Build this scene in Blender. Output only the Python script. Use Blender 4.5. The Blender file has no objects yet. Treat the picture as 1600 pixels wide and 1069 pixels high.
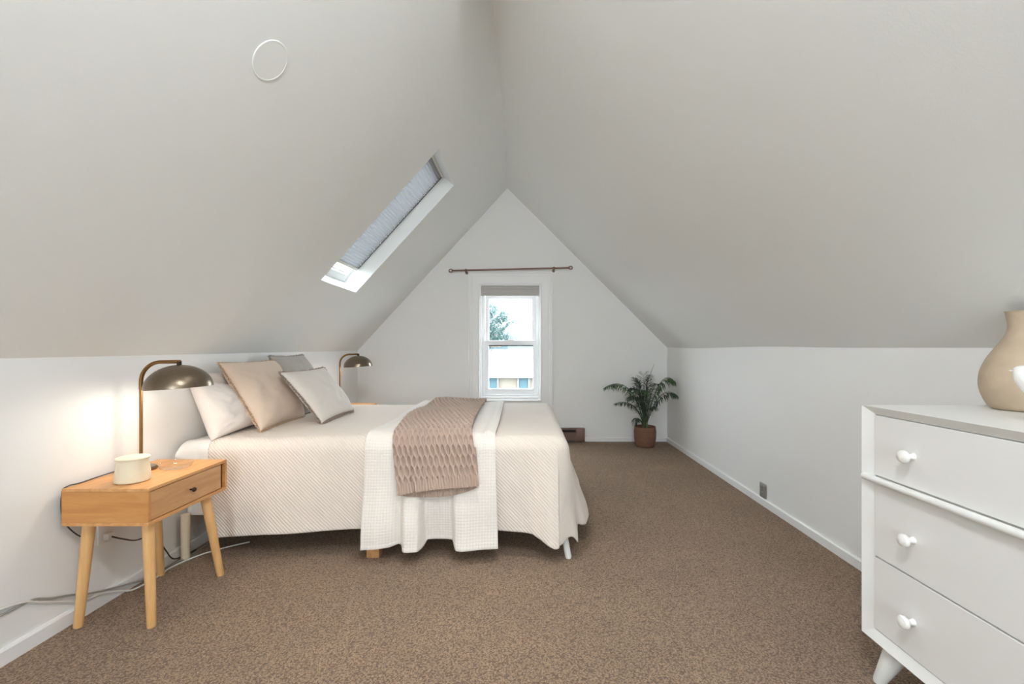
import bpy, bmesh, math, random
import numpy as np
from mathutils import Vector, Matrix
random.seed(7); rng = np.random.default_rng(7)
S = bpy.context.scene
C = S.collection

# ------------------------------------------------------------------ camera, world, lights, exposure
cam_d = bpy.data.cameras.new('camera'); cam = bpy.data.objects.new('camera', cam_d); C.objects.link(cam)
cam.location = (0, 0, 1.15); cam.rotation_euler = (math.pi/2, 0, 0)
cam_d.sensor_width = 36; cam_d.lens = 690/1600*36; cam_d.shift_x = -0.0125; cam_d.shift_y = 0.0053
cam_d.clip_start = 0.02; cam_d.clip_end = 300
S.camera = cam
W = bpy.data.worlds.new('overcast_sky'); S.world = W; W.use_nodes = True
bg = W.node_tree.nodes['Background']; bg.inputs[0].default_value = (0.86, 0.93, 1.0, 1); bg.inputs[1].default_value = 17.0
S.view_settings.view_transform = 'Standard'; S.view_settings.look = 'None'
S.view_settings.gamma = 1; S.view_settings.exposure = 0.28; S.view_settings.use_curve_mapping = False
S.cycles.max_bounces = 12; S.cycles.diffuse_bounces = 8; S.cycles.transparent_max_bounces = 12
S.cycles.use_denoising = True
S.cycles.sample_clamp_indirect = 6
S.cycles.caustics_reflective = False; S.cycles.caustics_refractive = False
DOWN_L = 480.0         # radiance of the downlight lens
CEILING_L = 135.0      # radiance of the ceiling globe over the camera
BEDSIDE_W = 2.9       # each bedside lamp

def portal(loc, rot, sx, sy):
    l = bpy.data.lights.new('window_portal', 'AREA'); l.shape = 'RECTANGLE'; l.size = sx; l.size_y = sy
    l.cycles.is_portal = True
    o = bpy.data.objects.new('window_portal', l); C.objects.link(o); o.location = loc; o.rotation_euler = rot
    return o
def point_light(name, loc, power, col, r, parent=None, inv=None):
    l = bpy.data.lights.new(name, 'POINT'); l.energy = power; l.color = col; l.shadow_soft_size = r
    o = bpy.data.objects.new(name, l); C.objects.link(o); o.location = loc
    if parent: o.parent = parent; o.matrix_parent_inverse = Matrix.Translation(parent.location).inverted()
    return o

# ------------------------------------------------------------------ helpers
def tag(o, label=None, cat=None, group=None, kind=None):
    if label: o['label'] = label
    if cat: o['category'] = cat
    if group: o['group'] = group
    if kind: o['kind'] = kind
    return o
def thing(name, label, cat, loc=(0, 0, 0), group=None):
    o = bpy.data.objects.new(name, None); C.objects.link(o); o.location = loc
    o.empty_display_size = .05
    return tag(o, label, cat, group)
def attach(o, parent):
    if parent is None: return
    o.parent = parent
    if parent.type == 'EMPTY': o.matrix_parent_inverse = Matrix.Translation(parent.location).inverted()
def finish(name, me, mat, parent=None, smooth=False, angle=None):
    me.name = name
    o = bpy.data.objects.new(name, me); C.objects.link(o)
    if mat is not None:
        for m in (mat if isinstance(mat, (list, tuple)) else [mat]): me.materials.append(m)
    if smooth: me.polygons.foreach_set('use_smooth', [True]*len(me.polygons))
    if angle: me.set_sharp_from_angle(angle=math.radians(angle))
    attach(o, parent)
    return o
def from_bm(name, bm, mat, parent=None, smooth=False, angle=None):
    bmesh.ops.recalc_face_normals(bm, faces=bm.faces)
    me = bpy.data.meshes.new(name); bm.to_mesh(me); bm.free()
    return finish(name, me, mat, parent, smooth, angle)
def from_pd(name, v, f, mat, parent=None, smooth=False, angle=None):
    me = bpy.data.meshes.new(name); me.from_pydata([tuple(map(float, p)) for p in v], [], f); me.update()
    return finish(name, me, mat, parent, smooth, angle)

def add_box(bm, x0, x1, y0, y1, z0, z1, bev=0.0, seg=2):
    r = bmesh.ops.create_cube(bm, size=1)
    vs = r['verts']
    bmesh.ops.scale(bm, vec=(x1-x0, y1-y0, z1-z0), verts=vs)
    bmesh.ops.translate(bm, vec=((x0+x1)/2, (y0+y1)/2, (z0+z1)/2), verts=vs)
    if bev > 0:
        es = list({e for v in vs for e in v.link_edges})
        bmesh.ops.bevel(bm, geom=es, offset=bev, segments=seg, affect='EDGES', profile=.5)
def box(name, b, mat, parent=None, bev=0.0, seg=2):
    bm = bmesh.new(); add_box(bm, *b, bev=bev, seg=seg)
    return from_bm(name, bm, mat, parent, smooth=bev > 0, angle=40 if bev > 0 else None)
def add_tube(bm, pts, rad, n=10, cap=True):
    pts = [Vector(p) for p in pts]
    rs = rad if isinstance(rad, (list, tuple)) else [rad]*len(pts)
    rings = []; up = None
    for i, p in enumerate(pts):
        d = (pts[min(i+1, len(pts)-1)] - pts[max(i-1, 0)]).normalized()
        if up is None:
            up = Vector((0, 0, 1)) if abs(d.z) < .9 else Vector((1, 0, 0))
        a = (up - d*up.dot(d)).normalized(); b = d.cross(a); up = a
        rings.append([bm.verts.new(p + (a*math.cos(t)+b*math.sin(t))*rs[i]) for t in [2*math.pi*k/n for k in range(n)]])
    for i in range(len(rings)-1):
        for k in range(n):
            bm.faces.new((rings[i][k], rings[i][(k+1) % n], rings[i+1][(k+1) % n], rings[i+1][k]))
    if cap:
        bm.faces.new(rings[0][::-1]); bm.faces.new(rings[-1])
def tube(name, pts, rad, mat, parent=None, n=10):
    bm = bmesh.new(); add_tube(bm, pts, rad, n)
    return from_bm(name, bm, mat, parent, True, 50)
def add_lathe(bm, prof, c, n=40, axis=None):
    """prof: (r, z) list; c: centre"""
    M = axis or Matrix.Identity(3)
    rings = []
    for r, z in prof:
        if r < 1e-6: rings.append([bm.verts.new(Vector(c) + M @ Vector((0, 0, z)))])
        else: rings.append([bm.verts.new(Vector(c) + M @ Vector((r*math.cos(2*math.pi*k/n), r*math.sin(2*math.pi*k/n), z))) for k in range(n)])
    for a, b in zip(rings, rings[1:]):
        if len(a) == 1 and len(b) == 1: continue
        for k in range(n):
            k2 = (k+1) % n
            if len(a) == 1: bm.faces.new((a[0], b[k2], b[k]))
            elif len(b) == 1: bm.faces.new((a[k], a[k2], b[0]))
            else: bm.faces.new((a[k], a[k2], b[k2], b[k]))
def lathe(name, prof, c, mat, parent=None, n=40, axis=None, angle=40):
    bm = bmesh.new(); add_lathe(bm, prof, c, n, axis)
    return from_bm(name, bm, mat, parent, True, angle)
def ring_frame(name, x0, x1, z0, z1, w, y0, y1, mat, parent=None, bev=.002):
    """rectangular frame in the XZ plane; w = (left, right, bottom, top)"""
    l, r, b, t = w if isinstance(w, (tuple, list)) else (w,)*4
    o = [(x0, z0), (x1, z0), (x1, z1), (x0, z1)]; i = [(x0+l, z0+b), (x1-r, z0+b), (x1-r, z1-t), (x0+l, z1-t)]
    v = [(x, y, z) for y in (y0, y1) for x, z in o+i]; f = []
    for k in range(4):
        k2 = (k+1) % 4
        f += [(k, k2, k2+4, k+4), (k+8, k+12, k2+12, k2+8), (k, k+8, k2+8, k2), (k+4, k2+4, k2+12, k+12)]
    bm = bmesh.new(); vs = [bm.verts.new(p) for p in v]
    for q in f: bm.faces.new([vs[j] for j in q])
    if bev: bmesh.ops.bevel(bm, geom=[e for e in bm.edges if len(e.link_faces) == 2 and abs(e.link_faces[0].normal.dot(e.link_faces[1].normal)) < .5 or not e.link_faces], offset=bev, segments=1, affect='EDGES')
    return from_bm(name, bm, mat, parent)
def prism(bm, poly, y0, y1):
    a = [bm.verts.new((x, y0, z)) for x, z in poly]; b = [bm.verts.new((x, y1, z)) for x, z in poly]
    bm.faces.new(a); bm.faces.new(b[::-1])
    for k in range(len(poly)):
        k2 = (k+1) % len(poly); bm.faces.new((a[k], b[k], b[k2], a[k2]))
def grid_mesh(name, P, mat, parent=None, uv=None, closed_u=False, thick=0.0, sub=0):
    """P: n x m x 3 array"""
    n, m = P.shape[:2]; nv = n*m
    me = bpy.data.meshes.new(name)
    idx = np.arange(nv).reshape(n, m)
    if closed_u: idx = np.vstack([idx, idx[:1]])
    q = np.stack([idx[:-1, :-1], idx[1:, :-1], idx[1:, 1:], idx[:-1, 1:]], -1).reshape(-1, 4)
    nf = len(q)
    me.vertices.add(nv); me.vertices.foreach_set('co', P.reshape(-1).astype(np.float32))
    me.loops.add(nf*4); me.loops.foreach_set('vertex_index', q.reshape(-1).astype(np.int32))
    me.polygons.add(nf); me.polygons.foreach_set('loop_start', np.arange(0, nf*4, 4, dtype=np.int32))
    me.update(calc_edges=True)
    if uv is not None:
        l = me.uv_layers.new(name='UVMap'); l.data.foreach_set('uv', uv.reshape(-1, 2)[q.reshape(-1)].reshape(-1).astype(np.float32))
    me.validate()
    o = finish(name, me, mat, parent, True)
    if thick:
        s = o.modifiers.new('thickness', 'SOLIDIFY'); s.thickness = thick; s.offset = 0
    if sub:
        s = o.modifiers.new('smooth', 'SUBSURF'); s.levels = sub; s.render_levels = sub
    return o
def copy_tree(o, parent=None):
    c = o.copy(); C.objects.link(c)
    if parent: c.parent = parent; c.matrix_parent_inverse = o.matrix_parent_inverse.copy()
    for ch in o.children: copy_tree(ch, c)
    return c
def vnoise(x, y, seed=0):
    """smooth value noise, numpy"""
    def h(i, j):
        s = np.sin(i*127.1 + j*311.7 + seed*74.7)*43758.5453
        return s - np.floor(s)
    xi, yi = np.floor(x), np.floor(y); fx, fy = x-xi, y-yi
    fx = fx*fx*(3-2*fx); fy = fy*fy*(3-2*fy)
    return ((h(xi, yi)*(1-fx)+h(xi+1, yi)*fx)*(1-fy)+(h(xi, yi+1)*(1-fx)+h(xi+1, yi+1)*fx)*fy)*2-1
def sstep(a, b, x):
    t = np.clip((x-a)/(b-a), 0, 1); return t*t*(3-2*t)

# ------------------------------------------------------------------ materials
def rgb(r, g, b):
    f = lambda c: (c/255/12.92) if c/255 <= .04045 else ((c/255+.055)/1.055)**2.4
    return (f(r), f(g), f(b), 1)
class N:
    def __init__(s, name):
        s.m = bpy.data.materials.new(name); s.m.use_nodes = True; s.t = s.m.node_tree
        s.b = s.t.nodes['Principled BSDF']; s.out = s.t.nodes['Material Output']
    def n(s, ty, **kw):
        o = s.t.nodes.new(ty)
        for k, v in kw.items():
            if k.startswith('i_'): o.inputs[k[2:].replace('_', ' ')].default_value = v
            else: setattr(o, k, v)
        return o
    def l(s, a, b): s.t.links.new(a, b)
    def math(s, op, a, b=None):
        o = s.n('ShaderNodeMath', operation=op)
        for k, v in enumerate((a, b)):
            if v is None: continue
            if isinstance(v, (int, float)): o.inputs[k].default_value = v
            else: s.l(v, o.inputs[k])
        return o.outputs[0]
    def mix(s, fac, a, b):
        o = s.n('ShaderNodeMix', data_type='RGBA')
        if isinstance(fac, (int, float)): o.inputs[0].default_value = fac
        else: s.l(fac, o.inputs[0])
        for k, v in ((6, a), (7, b)):
            if isinstance(v, tuple): o.inputs[k].default_value = v
            else: s.l(v, o.inputs[k])
        return o.outputs[2]
    def bump(s, h, dist, strength=1.0):
        o = s.n('ShaderNodeBump'); o.inputs['Strength'].default_value = strength; o.inputs['Distance'].default_value = dist
        s.l(h, o.inputs['Height']); s.l(o.outputs[0], s.b.inputs['Normal'])
def simple(name, col, rough=.6, metal=0.0, noise=None, bump=None, sheen=0, coat=0):
    """noise = (scale, amount) colour variation; bump = (scale, distance)"""
    k = N(name); k.b.inputs['Base Color'].default_value = col; k.b.inputs['Roughness'].default_value = rough
    k.b.inputs['Metallic'].default_value = metal
    if sheen: k.b.inputs['Sheen Weight'].default_value = sheen
    if coat: k.b.inputs['Coat Weight'].default_value = coat
    tc = k.n('ShaderNodeTexCoord')
    if noise:
        nz = k.n('ShaderNodeTexNoise', i_Scale=noise[0], i_Detail=4.0); k.l(tc.outputs['Object'], nz.inputs['Vector'])
        a = noise[1]; lo = tuple(c*(1-a) for c in col[:3])+(1,); hi = tuple(min(1, c*(1+a)) for c in col[:3])+(1,)
        k.l(k.mix(nz.outputs[0], lo, hi), k.b.inputs['Base Color'])
    if bump:
        nz = k.n('ShaderNodeTexNoise', i_Scale=bump[0], i_Detail=3.0); k.l(tc.outputs['Object'], nz.inputs['Vector'])
        k.bump(nz.outputs[0], bump[1], .6)
    return k.m
def wood(name, a, b, axis='Y', scale=7.0, rough=.42):
    k = N(name); tc = k.n('ShaderNodeTexCoord'); mp = k.n('ShaderNodeMapping')
    st = {'X': (.9, 9, 9), 'Y': (9, .9, 9), 'Z': (9, 9, .9)}[axis]
    mp.inputs['Scale'].default_value = st; k.l(tc.outputs['Object'], mp.inputs['Vector'])
    n1 = k.n('ShaderNodeTexNoise', i_Scale=scale*.55, i_Detail=5.0, i_Distortion=.8); k.l(mp.outputs[0], n1.inputs['Vector'])
    n2 = k.n('ShaderNodeTexNoise', i_Scale=scale*6, i_Detail=2.0); k.l(mp.outputs[0], n2.inputs['Vector'])
    f = k.math('ADD', k.math('MULTIPLY', n1.outputs[0], .8), k.math('MULTIPLY', n2.outputs[0], .25))
    cr = k.n('ShaderNodeValToRGB'); cr.color_ramp.elements[0].position = .32; cr.color_ramp.elements[1].position = .72
    cr.color_ramp.elements[0].color = a; cr.color_ramp.elements[1].color = b
    k.l(f, cr.inputs[0]); k.l(cr.outputs[0], k.b.inputs['Base Color']); k.b.inputs['Roughness'].default_value = rough
    k.bump(n2.outputs[0], .0004, .4)
    return k.m
def cloth(name, col, kind, pitch, dist, noise_amt=.05, sheen=.15):
    k = N(name); k.b.inputs['Roughness'].default_value = .9; k.b.inputs['Sheen Weight'].default_value = sheen
    uv = k.n('ShaderNodeUVMap'); sp = k.n('ShaderNodeSeparateXYZ'); k.l(uv.outputs[0], sp.inputs[0])
    u, v = sp.outputs[0], sp.outputs[1]; w = math.pi/pitch
    if kind == 'diamond':
        a = k.math('ABSOLUTE', k.math('SINE', k.math('MULTIPLY', k.math('ADD', u, v), w)))
        b = k.math('ABSOLUTE', k.math('SINE', k.math('MULTIPLY', k.math('SUBTRACT', u, v), w)))
        h = k.math('MULTIPLY', k.math('POWER', a, .6), k.math('ADD', k.math('MULTIPLY', k.math('POWER', b, .6), .35), .65))
    elif kind == 'waffle':
        a = k.math('ABSOLUTE', k.math('SINE', k.math('MULTIPLY', u, w))); b = k.math('ABSOLUTE', k.math('SINE', k.math('MULTIPLY', v, w)))
        h = k.math('MULTIPLY', k.math('POWER', a, .35), k.math('POWER', b, .35))
    else:
        a = k.math('ABSOLUTE', k.math('SINE', k.math('MULTIPLY', u, w))); b = k.math('ABSOLUTE', k.math('SINE', k.math('MULTIPLY', v, w)))
        h = k.math('ADD', a, b)
    nz = k.n('ShaderNodeTexNoise', i_Scale=9.0, i_Detail=4.0); k.l(uv.outputs[0], nz.inputs['Vector'])
    lo = tuple(c*(1-noise_amt) for c in col[:3])+(1,)
    k.l(k.mix(nz.outputs[0], lo, col), k.b.inputs['Base Color'])
    k.bump(h, dist, 1.0)
    return k.m

M = {}
M['paint'] = simple('wall_paint', rgb(233, 233, 232), .75, noise=(3, .012), bump=(220, .0004))
M['ceil'] = simple('ceiling_paint', rgb(235, 237, 235), .8, noise=(2, .012), bump=(160, .0005))
M['trim'] = simple('trim_paint', rgb(236, 236, 236), .4, bump=(60, .0002))
M['white'] = simple('white_lacquer', rgb(232, 232, 230), .38, bump=(40, .0002))
M['vinyl'] = simple('window_vinyl', rgb(240, 240, 241), .35)
M['knob'] = simple('knob_lacquer', rgb(240, 239, 236), .3)
M['honey'] = wood('honey_oak', rgb(188, 130, 74), rgb(214, 162, 106), 'Y')
M['honey_x'] = wood('honey_oak_side', rgb(178, 118, 60), rgb(204, 148, 88), 'X')
M['drawer'] = wood('drawer_oak', rgb(184, 132, 82), rgb(210, 164, 116), 'Y', 5)
M['leg'] = wood('leg_oak', rgb(206, 156, 98), rgb(228, 184, 128), 'Z')
M['groove'] = simple('dark_edge', rgb(92, 58, 34), .7)
M['pale'] = wood('pale_pine', rgb(222, 204, 172), rgb(235, 220, 192), 'Z')
M['brass'] = simple('aged_brass', rgb(134, 100, 62), .36, .85, noise=(40, .12))
M['bronze'] = simple('brushed_bronze', rgb(124, 110, 94), .30, .9, noise=(60, .15))
M['lining'] = simple('lamp_lining', rgb(245, 243, 238), .6)
M['darkmetal'] = simple('dark_bronze', rgb(52, 34, 24), .35, .7)
M['rod'] = simple('rod_metal', rgb(118, 86, 74), .4, .4)
M['heater'] = simple('heater_enamel', rgb(112, 86, 76), .45, .15)
M['slot'] = simple('heater_slot', rgb(34, 22, 20), .8)
M['plate'] = simple('grey_plate', rgb(150, 147, 142), .4, .3)
M['socket'] = simple('socket_dark', rgb(90, 86, 82), .5)
M['ivory'] = simple('ivory_plastic', rgb(228, 226, 220), .4)
M['cordw'] = simple('white_cord', rgb(222, 220, 216), .5)
M['cordg'] = simple('grey_cord', rgb(150, 148, 142), .5)
M['cordb'] = simple('brown_cord', rgb(62, 52, 42), .5)
M['ceramic'] = simple('cream_ceramic', rgb(226, 214, 188), .5, noise=(30, .04))
M['vase'] = simple('sandy_clay', rgb(178, 160, 138), .9, noise=(14, .22), bump=(70, .0012))
M['bird'] = simple('white_porcelain', rgb(242, 242, 240), .22, noise=(90, .03), bump=(150, .0006), coat=.5)
M['sheet'] = simple('white_sheet', rgb(232, 230, 228), .9, bump=(25, .002))
M['mattress'] = simple('white_mattress', rgb(226, 224, 220), .9)
M['quilt'] = cloth('cream_quilt', rgb(233, 222, 212), 'diamond', .020, .003)
M['waffle'] = cloth('white_waffle', rgb(236, 230, 223), 'waffle', .0155, .0018)
M['pillow'] = cloth('white_cotton', rgb(230, 223, 218), 'weave', .003, .0002)
M['linen'] = cloth('beige_linen', rgb(214, 194, 176), 'weave', .0032, .0002, .1)
M['greylinen'] = cloth('grey_linen', rgb(176, 170, 162), 'weave', .0032, .0002, .1)
M['offlinen'] = cloth('offwhite_linen', rgb(218, 210, 202), 'weave', .0032, .0002, .06)
M['fr_beige'] = simple('beige_fringe', rgb(196, 170, 142), .95, noise=(90, .3))
M['fr_grey'] = simple('grey_fringe', rgb(160, 150, 142), .95, noise=(90, .3))
M['fr_dark'] = simple('taupe_fringe', rgb(158, 140, 128), .95, noise=(120, .4))
M['knit'] = cloth('taupe_knit', rgb(196, 171, 155), 'weave', .0045, .0007, .16, .3)
M['basket'] = simple('basket_wicker', rgb(118, 82, 64), .75, noise=(70, .35), bump=(160, .003))
M['soil'] = simple('soil', rgb(50, 36, 28), .95)
M['leaf'] = simple('palm_leaf', rgb(58, 84, 48), .5, noise=(9, .4))
M['leafd'] = simple('palm_leaf_dark', rgb(50, 66, 48), .5, noise=(9, .3))
M['stem'] = simple('palm_stem', rgb(84, 96, 62), .55)
M['romanshade'] = simple('shade_fabric', rgb(186, 183, 180), .9)
M['siding'] = simple('white_siding', rgb(112, 112, 114), .7)
M['roof'] = simple('pale_shingles', rgb(88, 88, 88), .9, noise=(6, .1))
M['housewall'] = simple('beige_wall', rgb(104, 97, 86), .8)
M['darkglass'] = simple('dark_window_glass', rgb(44, 70, 78), .7)
M['bluegrey'] = simple('bluegrey_roof', rgb(48, 62, 68), .8)
M['treeleaf'] = simple('tree_leaf', rgb(34, 58, 55), .7, noise=(1.5, .3))
M['bark'] = simple('bark', rgb(110, 100, 92), .9)
M['lawn'] = simple('lawn', rgb(96, 96, 94), .95, noise=(.5, .15))

def carpet():
    k = N('brown_carpet'); k.b.inputs['Roughness'].default_value = .97; k.b.inputs['Sheen Weight'].default_value = .2
    tc = k.n('ShaderNodeTexCoord'); g = tc.outputs['Object']
    n1 = k.n('ShaderNodeTexNoise', i_Scale=80.0, i_Detail=3.0, i_Distortion=1.6); k.l(g, n1.inputs['Vector'])
    n2 = k.n('ShaderNodeTexNoise', i_Scale=330.0, i_Detail=2.0); k.l(g, n2.inputs['Vector'])
    n3 = k.n('ShaderNodeTexNoise', i_Scale=2.2, i_Detail=4.0); k.l(g, n3.inputs['Vector'])
    v = k.n('ShaderNodeTexVoronoi', i_Scale=150.0); 
    mx = k.n('ShaderNodeMix', data_type='VECTOR'); mx.inputs[0].default_value = .016
    k.l(g, mx.inputs[4]); k.l(n1.outputs['Color'], mx.inputs[5]); k.l(mx.outputs[1], v.inputs['Vector'])
    r1 = k.n('ShaderNodeValToRGB'); r1.color_ramp.elements[0].position = .34; r1.color_ramp.elements[1].position = .74
    r1.color_ramp.elements[0].color = rgb(116, 86, 61); r1.color_ramp.elements[1].color = rgb(208, 173, 137)
    f = k.math('ADD', k.math('MULTIPLY', n1.outputs[0], .6), k.math('MULTIPLY', n2.outputs[0], .4))
    vd = k.math('SUBTRACT', 1.0, k.math('MULTIPLY', v.outputs['Distance'], 1.25))
    f2 = k.math('ADD', k.math('MULTIPLY', vd, .55), k.math('MULTIPLY', f, .55))
    k.l(f2, r1.inputs[0])
    big = k.n('ShaderNodeValToRGB'); big.color_ramp.elements[0].position = .35; big.color_ramp.elements[1].position = .65
    big.color_ramp.elements[0].color = (.86, .85, .84, 1); big.color_ramp.elements[1].color = (1, 1, 1, 1); k.l(n3.outputs[0], big.inputs[0])
    mm = k.n('ShaderNodeMix', data_type='RGBA', blend_type='MULTIPLY'); mm.inputs[0].default_value = 1
    k.l(r1.outputs[0], mm.inputs[6]); k.l(big.outputs[0], mm.inputs[7]); k.l(mm.outputs[2], k.b.inputs['Base Color'])
    h = k.math('ADD', k.math('MULTIPLY', v.outputs['Distance'], -.9), f)
    k.bump(h, .010, 1.0)
    return k.m
M['carpet'] = carpet()
def glass(name, rough=0.0, tint=(.97, 1, 1, 1), solid=False):
    k = N(name)
    if solid:
        k.b.inputs['Transmission Weight'].default_value = 1; k.b.inputs['Roughness'].default_value = .03; k.b.inputs['IOR'].default_value = 1.45
        k.b.inputs['Base Color'].default_value = tint; return k.m
    tr = k.n('ShaderNodeBsdfTransparent'); tr.inputs[0].default_value = tint
    gl = k.n('ShaderNodeBsdfGlossy'); gl.inputs['Roughness'].default_value = .03
    fr = k.n('ShaderNodeFresnel'); mx = k.n('ShaderNodeMixShader'); fr.inputs[0].default_value = 1.45
    ge = k.n('ShaderNodeNewGeometry'); fr.inputs[0].default_value = 1.45
    k.l(k.math('MULTIPLY', fr.outputs[0], k.math('SUBTRACT', 1.0, ge.outputs['Backfacing'])), mx.inputs[0]); k.l(tr.outputs[0], mx.inputs[1]); k.l(gl.outputs[0], mx.inputs[2]); k.l(mx.outputs[0], k.out.inputs[0])
    return k.m
M['pane'] = glass('window_glass')
M['clear'] = glass('clear_glass', tint=(.95, .96, .96, 1))
def translucent(name, col, f):
    k = N(name); d = k.n('ShaderNodeBsdfDiffuse'); t = k.n('ShaderNodeBsdfTranslucent'); m = k.n('ShaderNodeMixShader')
    d.inputs[0].default_value = col; t.inputs[0].default_value = col; m.inputs[0].default_value = f
    k.l(d.outputs[0], m.inputs[1]); k.l(t.outputs[0], m.inputs[2]); k.l(m.outputs[0], k.out.inputs[0]); return k.m
M['blind'] = translucent('pleated_blind_fabric', rgb(164, 165, 167), .06)
def emis(name, col, s):
    k = N(name); k.b.inputs['Emission Color'].default_value = col; k.b.inputs['Emission Strength'].default_value = s; return k.m
M['bulb'] = emis('lit_bulb', (1, .86, .68, 1), 12.0)
M['downlens'] = emis('lit_lens', (1, .97, .92, 1), DOWN_L)
M['globe'] = emis('lit_globe', (.97, .985, 1, 1), CEILING_L)

# ------------------------------------------------------------------ room shell
YF, YB = 5.40, -3.2
def Kl(y): return np.interp(y, [YB, 2.6, 3.4, YF], [-1.895, -1.895, -1.985, -2.045])
def Kr(y): return 1.74 + 0*np.asarray(y, float)
ZKL, ZKR, ZR = 1.11, 1.148, 3.098
def Rx(y): return np.interp(y, [YB, 4.2, YF], [-.175, -.180, -.212])
def zkr(y): return ZKR + .007*np.sin(np.asarray(y, float)*2.3+.6)*sstep(2.0, 3.0, np.asarray(y, float))*sstep(5.4, 4.6, np.asarray(y, float))

bm = bmesh.new(); add_box(bm, -2.3, 2.0, YB-.2, YF+.15, -.2, 0)
tag(from_bm('floor', bm, M['carpet']), kind='structure')

# far gable wall with window opening
WX0, WX1, WZ0, WZ1 = -.548, .188, .511, 1.917
bm = bmesh.new()
xl, xr, rx = float(Kl(YF)), 1.74, -.212
zl = lambda x: ZKL+(ZR-ZKL)*(x-xl)/(rx-xl)
zr = lambda x: ZKR+(ZR-ZKR)*(xr-x)/(xr-rx)
prism(bm, [(xl-.1, 0), (WX0, 0), (WX0, zl(WX0)+.1), (xl-.1, ZKL+.0)], YF, YF+.16)
prism(bm, [(WX0, 0), (WX1, 0), (WX1, WZ0), (WX0, WZ0)], YF, YF+.16)
prism(bm, [(WX0, WZ1), (WX1, WZ1), (WX1, zr(WX1)+.1), (rx, ZR+.1), (WX0, zl(WX0)+.1)], YF, YF+.16)
prism(bm, [(WX1, 0), (xr+.1, 0), (xr+.1, ZKR), (WX1, zr(WX1)+.1)], YF, YF+.16)
tag(from_bm('wall_far', bm, M['paint']), kind='structure')
# rear gable wall (behind the camera) with an opening for the added fill window
bm = bmesh.new(); bx0, bx1, bz0, bz1 = -.6, .6, .7, 2.0
prism(bm, [(-2.0, 0), (bx0, 0), (bx0, 2.45), (-2.0, 1.1)], YB-.16, YB)
prism(bm, [(bx0, 0), (bx1, 0), (bx1, bz0), (bx0, bz0)], YB-.16, YB)
prism(bm, [(bx0, bz1), (bx1, bz1), (bx1, 2.15), (-.175, 3.2), (bx0, 2.45)], YB-.16, YB)
prism(bm, [(bx1, 0), (1.85, 0), (1.85, 1.15), (bx1, 2.15)], YB-.16, YB)
tag(from_bm('wall_rear', bm, M['paint']), kind='structure')

ys = np.unique(np.concatenate([np.linspace(YB, YF, 41), [2.6, 3.4]]))
def knee(name, kx, ztop, sgn):
    v = []; f = []
    for y in ys:
        x = float(kx(y)); zt = float(ztop(y))
        v += [(x, y, 0), (x, y, zt), (x+sgn*.1, y, zt+.0), (x+sgn*.1, y, 0)]
    for i in range(len(ys)-1):
        a = 4*i; b = a+4
        for k in range(4): f.append((a+k, b+k, b+(k+1) % 4, a+(k+1) % 4))
    bm = bmesh.new(); vs = [bm.verts.new(p) for p in v]
    for q in f: bm.faces.new([vs[j] for j in q])
    return tag(from_bm(name, bm, M['paint'], None, True, 30), kind='structure')
knee('wall_left', Kl, lambda y: ZKL, -1)
knee('wall_right', Kr, zkr, 1)

# skylight opening in the left slope
SKY = (3.225, 3.955); SX = (-1.505, -.633)
def slope(name, kx, kz, hole=None):
    yy = ys; ss = np.linspace(0, 1, 13)
    if hole:
        yy = np.unique(np.concatenate([ys[(ys < hole[0][0]-.03) | (ys > hole[0][1]+.03) | ((ys > hole[0][0]+.03) & (ys < hole[0][1]-.03))], hole[0]]))
        k0 = float(kx(3.56)); r0 = float(Rx(3.56)); hs = [(x-k0)/(r0-k0) for x in hole[1]]
        ss = np.unique(np.concatenate([np.linspace(0, hs[0], 4), np.linspace(hs[0], hs[1], 6), np.linspace(hs[1], 1, 5)]))
    n, m = len(yy), len(ss); V = np.zeros((n, m, 3))
    for i, y in enumerate(yy):
        K = np.array([float(kx(y)), y, float(kz(y))]); R = np.array([float(Rx(y)), y, ZR])
        for j, s in enumerate(ss): V[i, j] = K*(1-s)+R*s
    d = V[n//2, -1]-V[n//2, 0]; nrm = np.array([-d[2], 0, d[0]]); nrm /= np.linalg.norm(nrm)
    if nrm[2] < 0: nrm = -nrm
    O = V+nrm*.165
    bm = bmesh.new()
    a = [[bm.verts.new(V[i, j]) for j in range(m)] for i in range(n)]
    b = [[bm.verts.new(O[i, j]) for j in range(m)] for i in range(n)]
    def inside(i, j):
        if not hole: return False
        y = (yy[i]+yy[i+1])/2; s = (ss[j]+ss[j+1])/2
        return hole[0][0] < y < hole[0][1] and hs[0] < s < hs[1]
    for i in range(n-1):
        for j in range(m-1):
            if inside(i, j):
                for (p, q, ii, jj) in (((i, j), (i+1, j), i, j-1), ((i, j+1), (i+1, j+1), i, j+1), ((i, j), (i, j+1), i-1, j), ((i+1, j), (i+1, j+1), i+1, j)):
                    if not inside(ii, jj): bm.faces.new((a[p[0]][p[1]], a[q[0]][q[1]], b[q[0]][q[1]], b[p[0]][p[1]]))
                continue
            bm.faces.new((a[i][j], a[i+1][j], a[i+1][j+1], a[i][j+1])); bm.faces.new((b[i][j], b[i][j+1], b[i+1][j+1], b[i+1][j]))
    return tag(from_bm(name, bm, M['ceil'], None, True, 25), kind='structure'), nrm
cl, NL = slope('ceiling', Kl, lambda y: ZKL, (SKY, SX)); cl.name = 'ceiling_left'
slope('ceiling_right', Kr, zkr)

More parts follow.
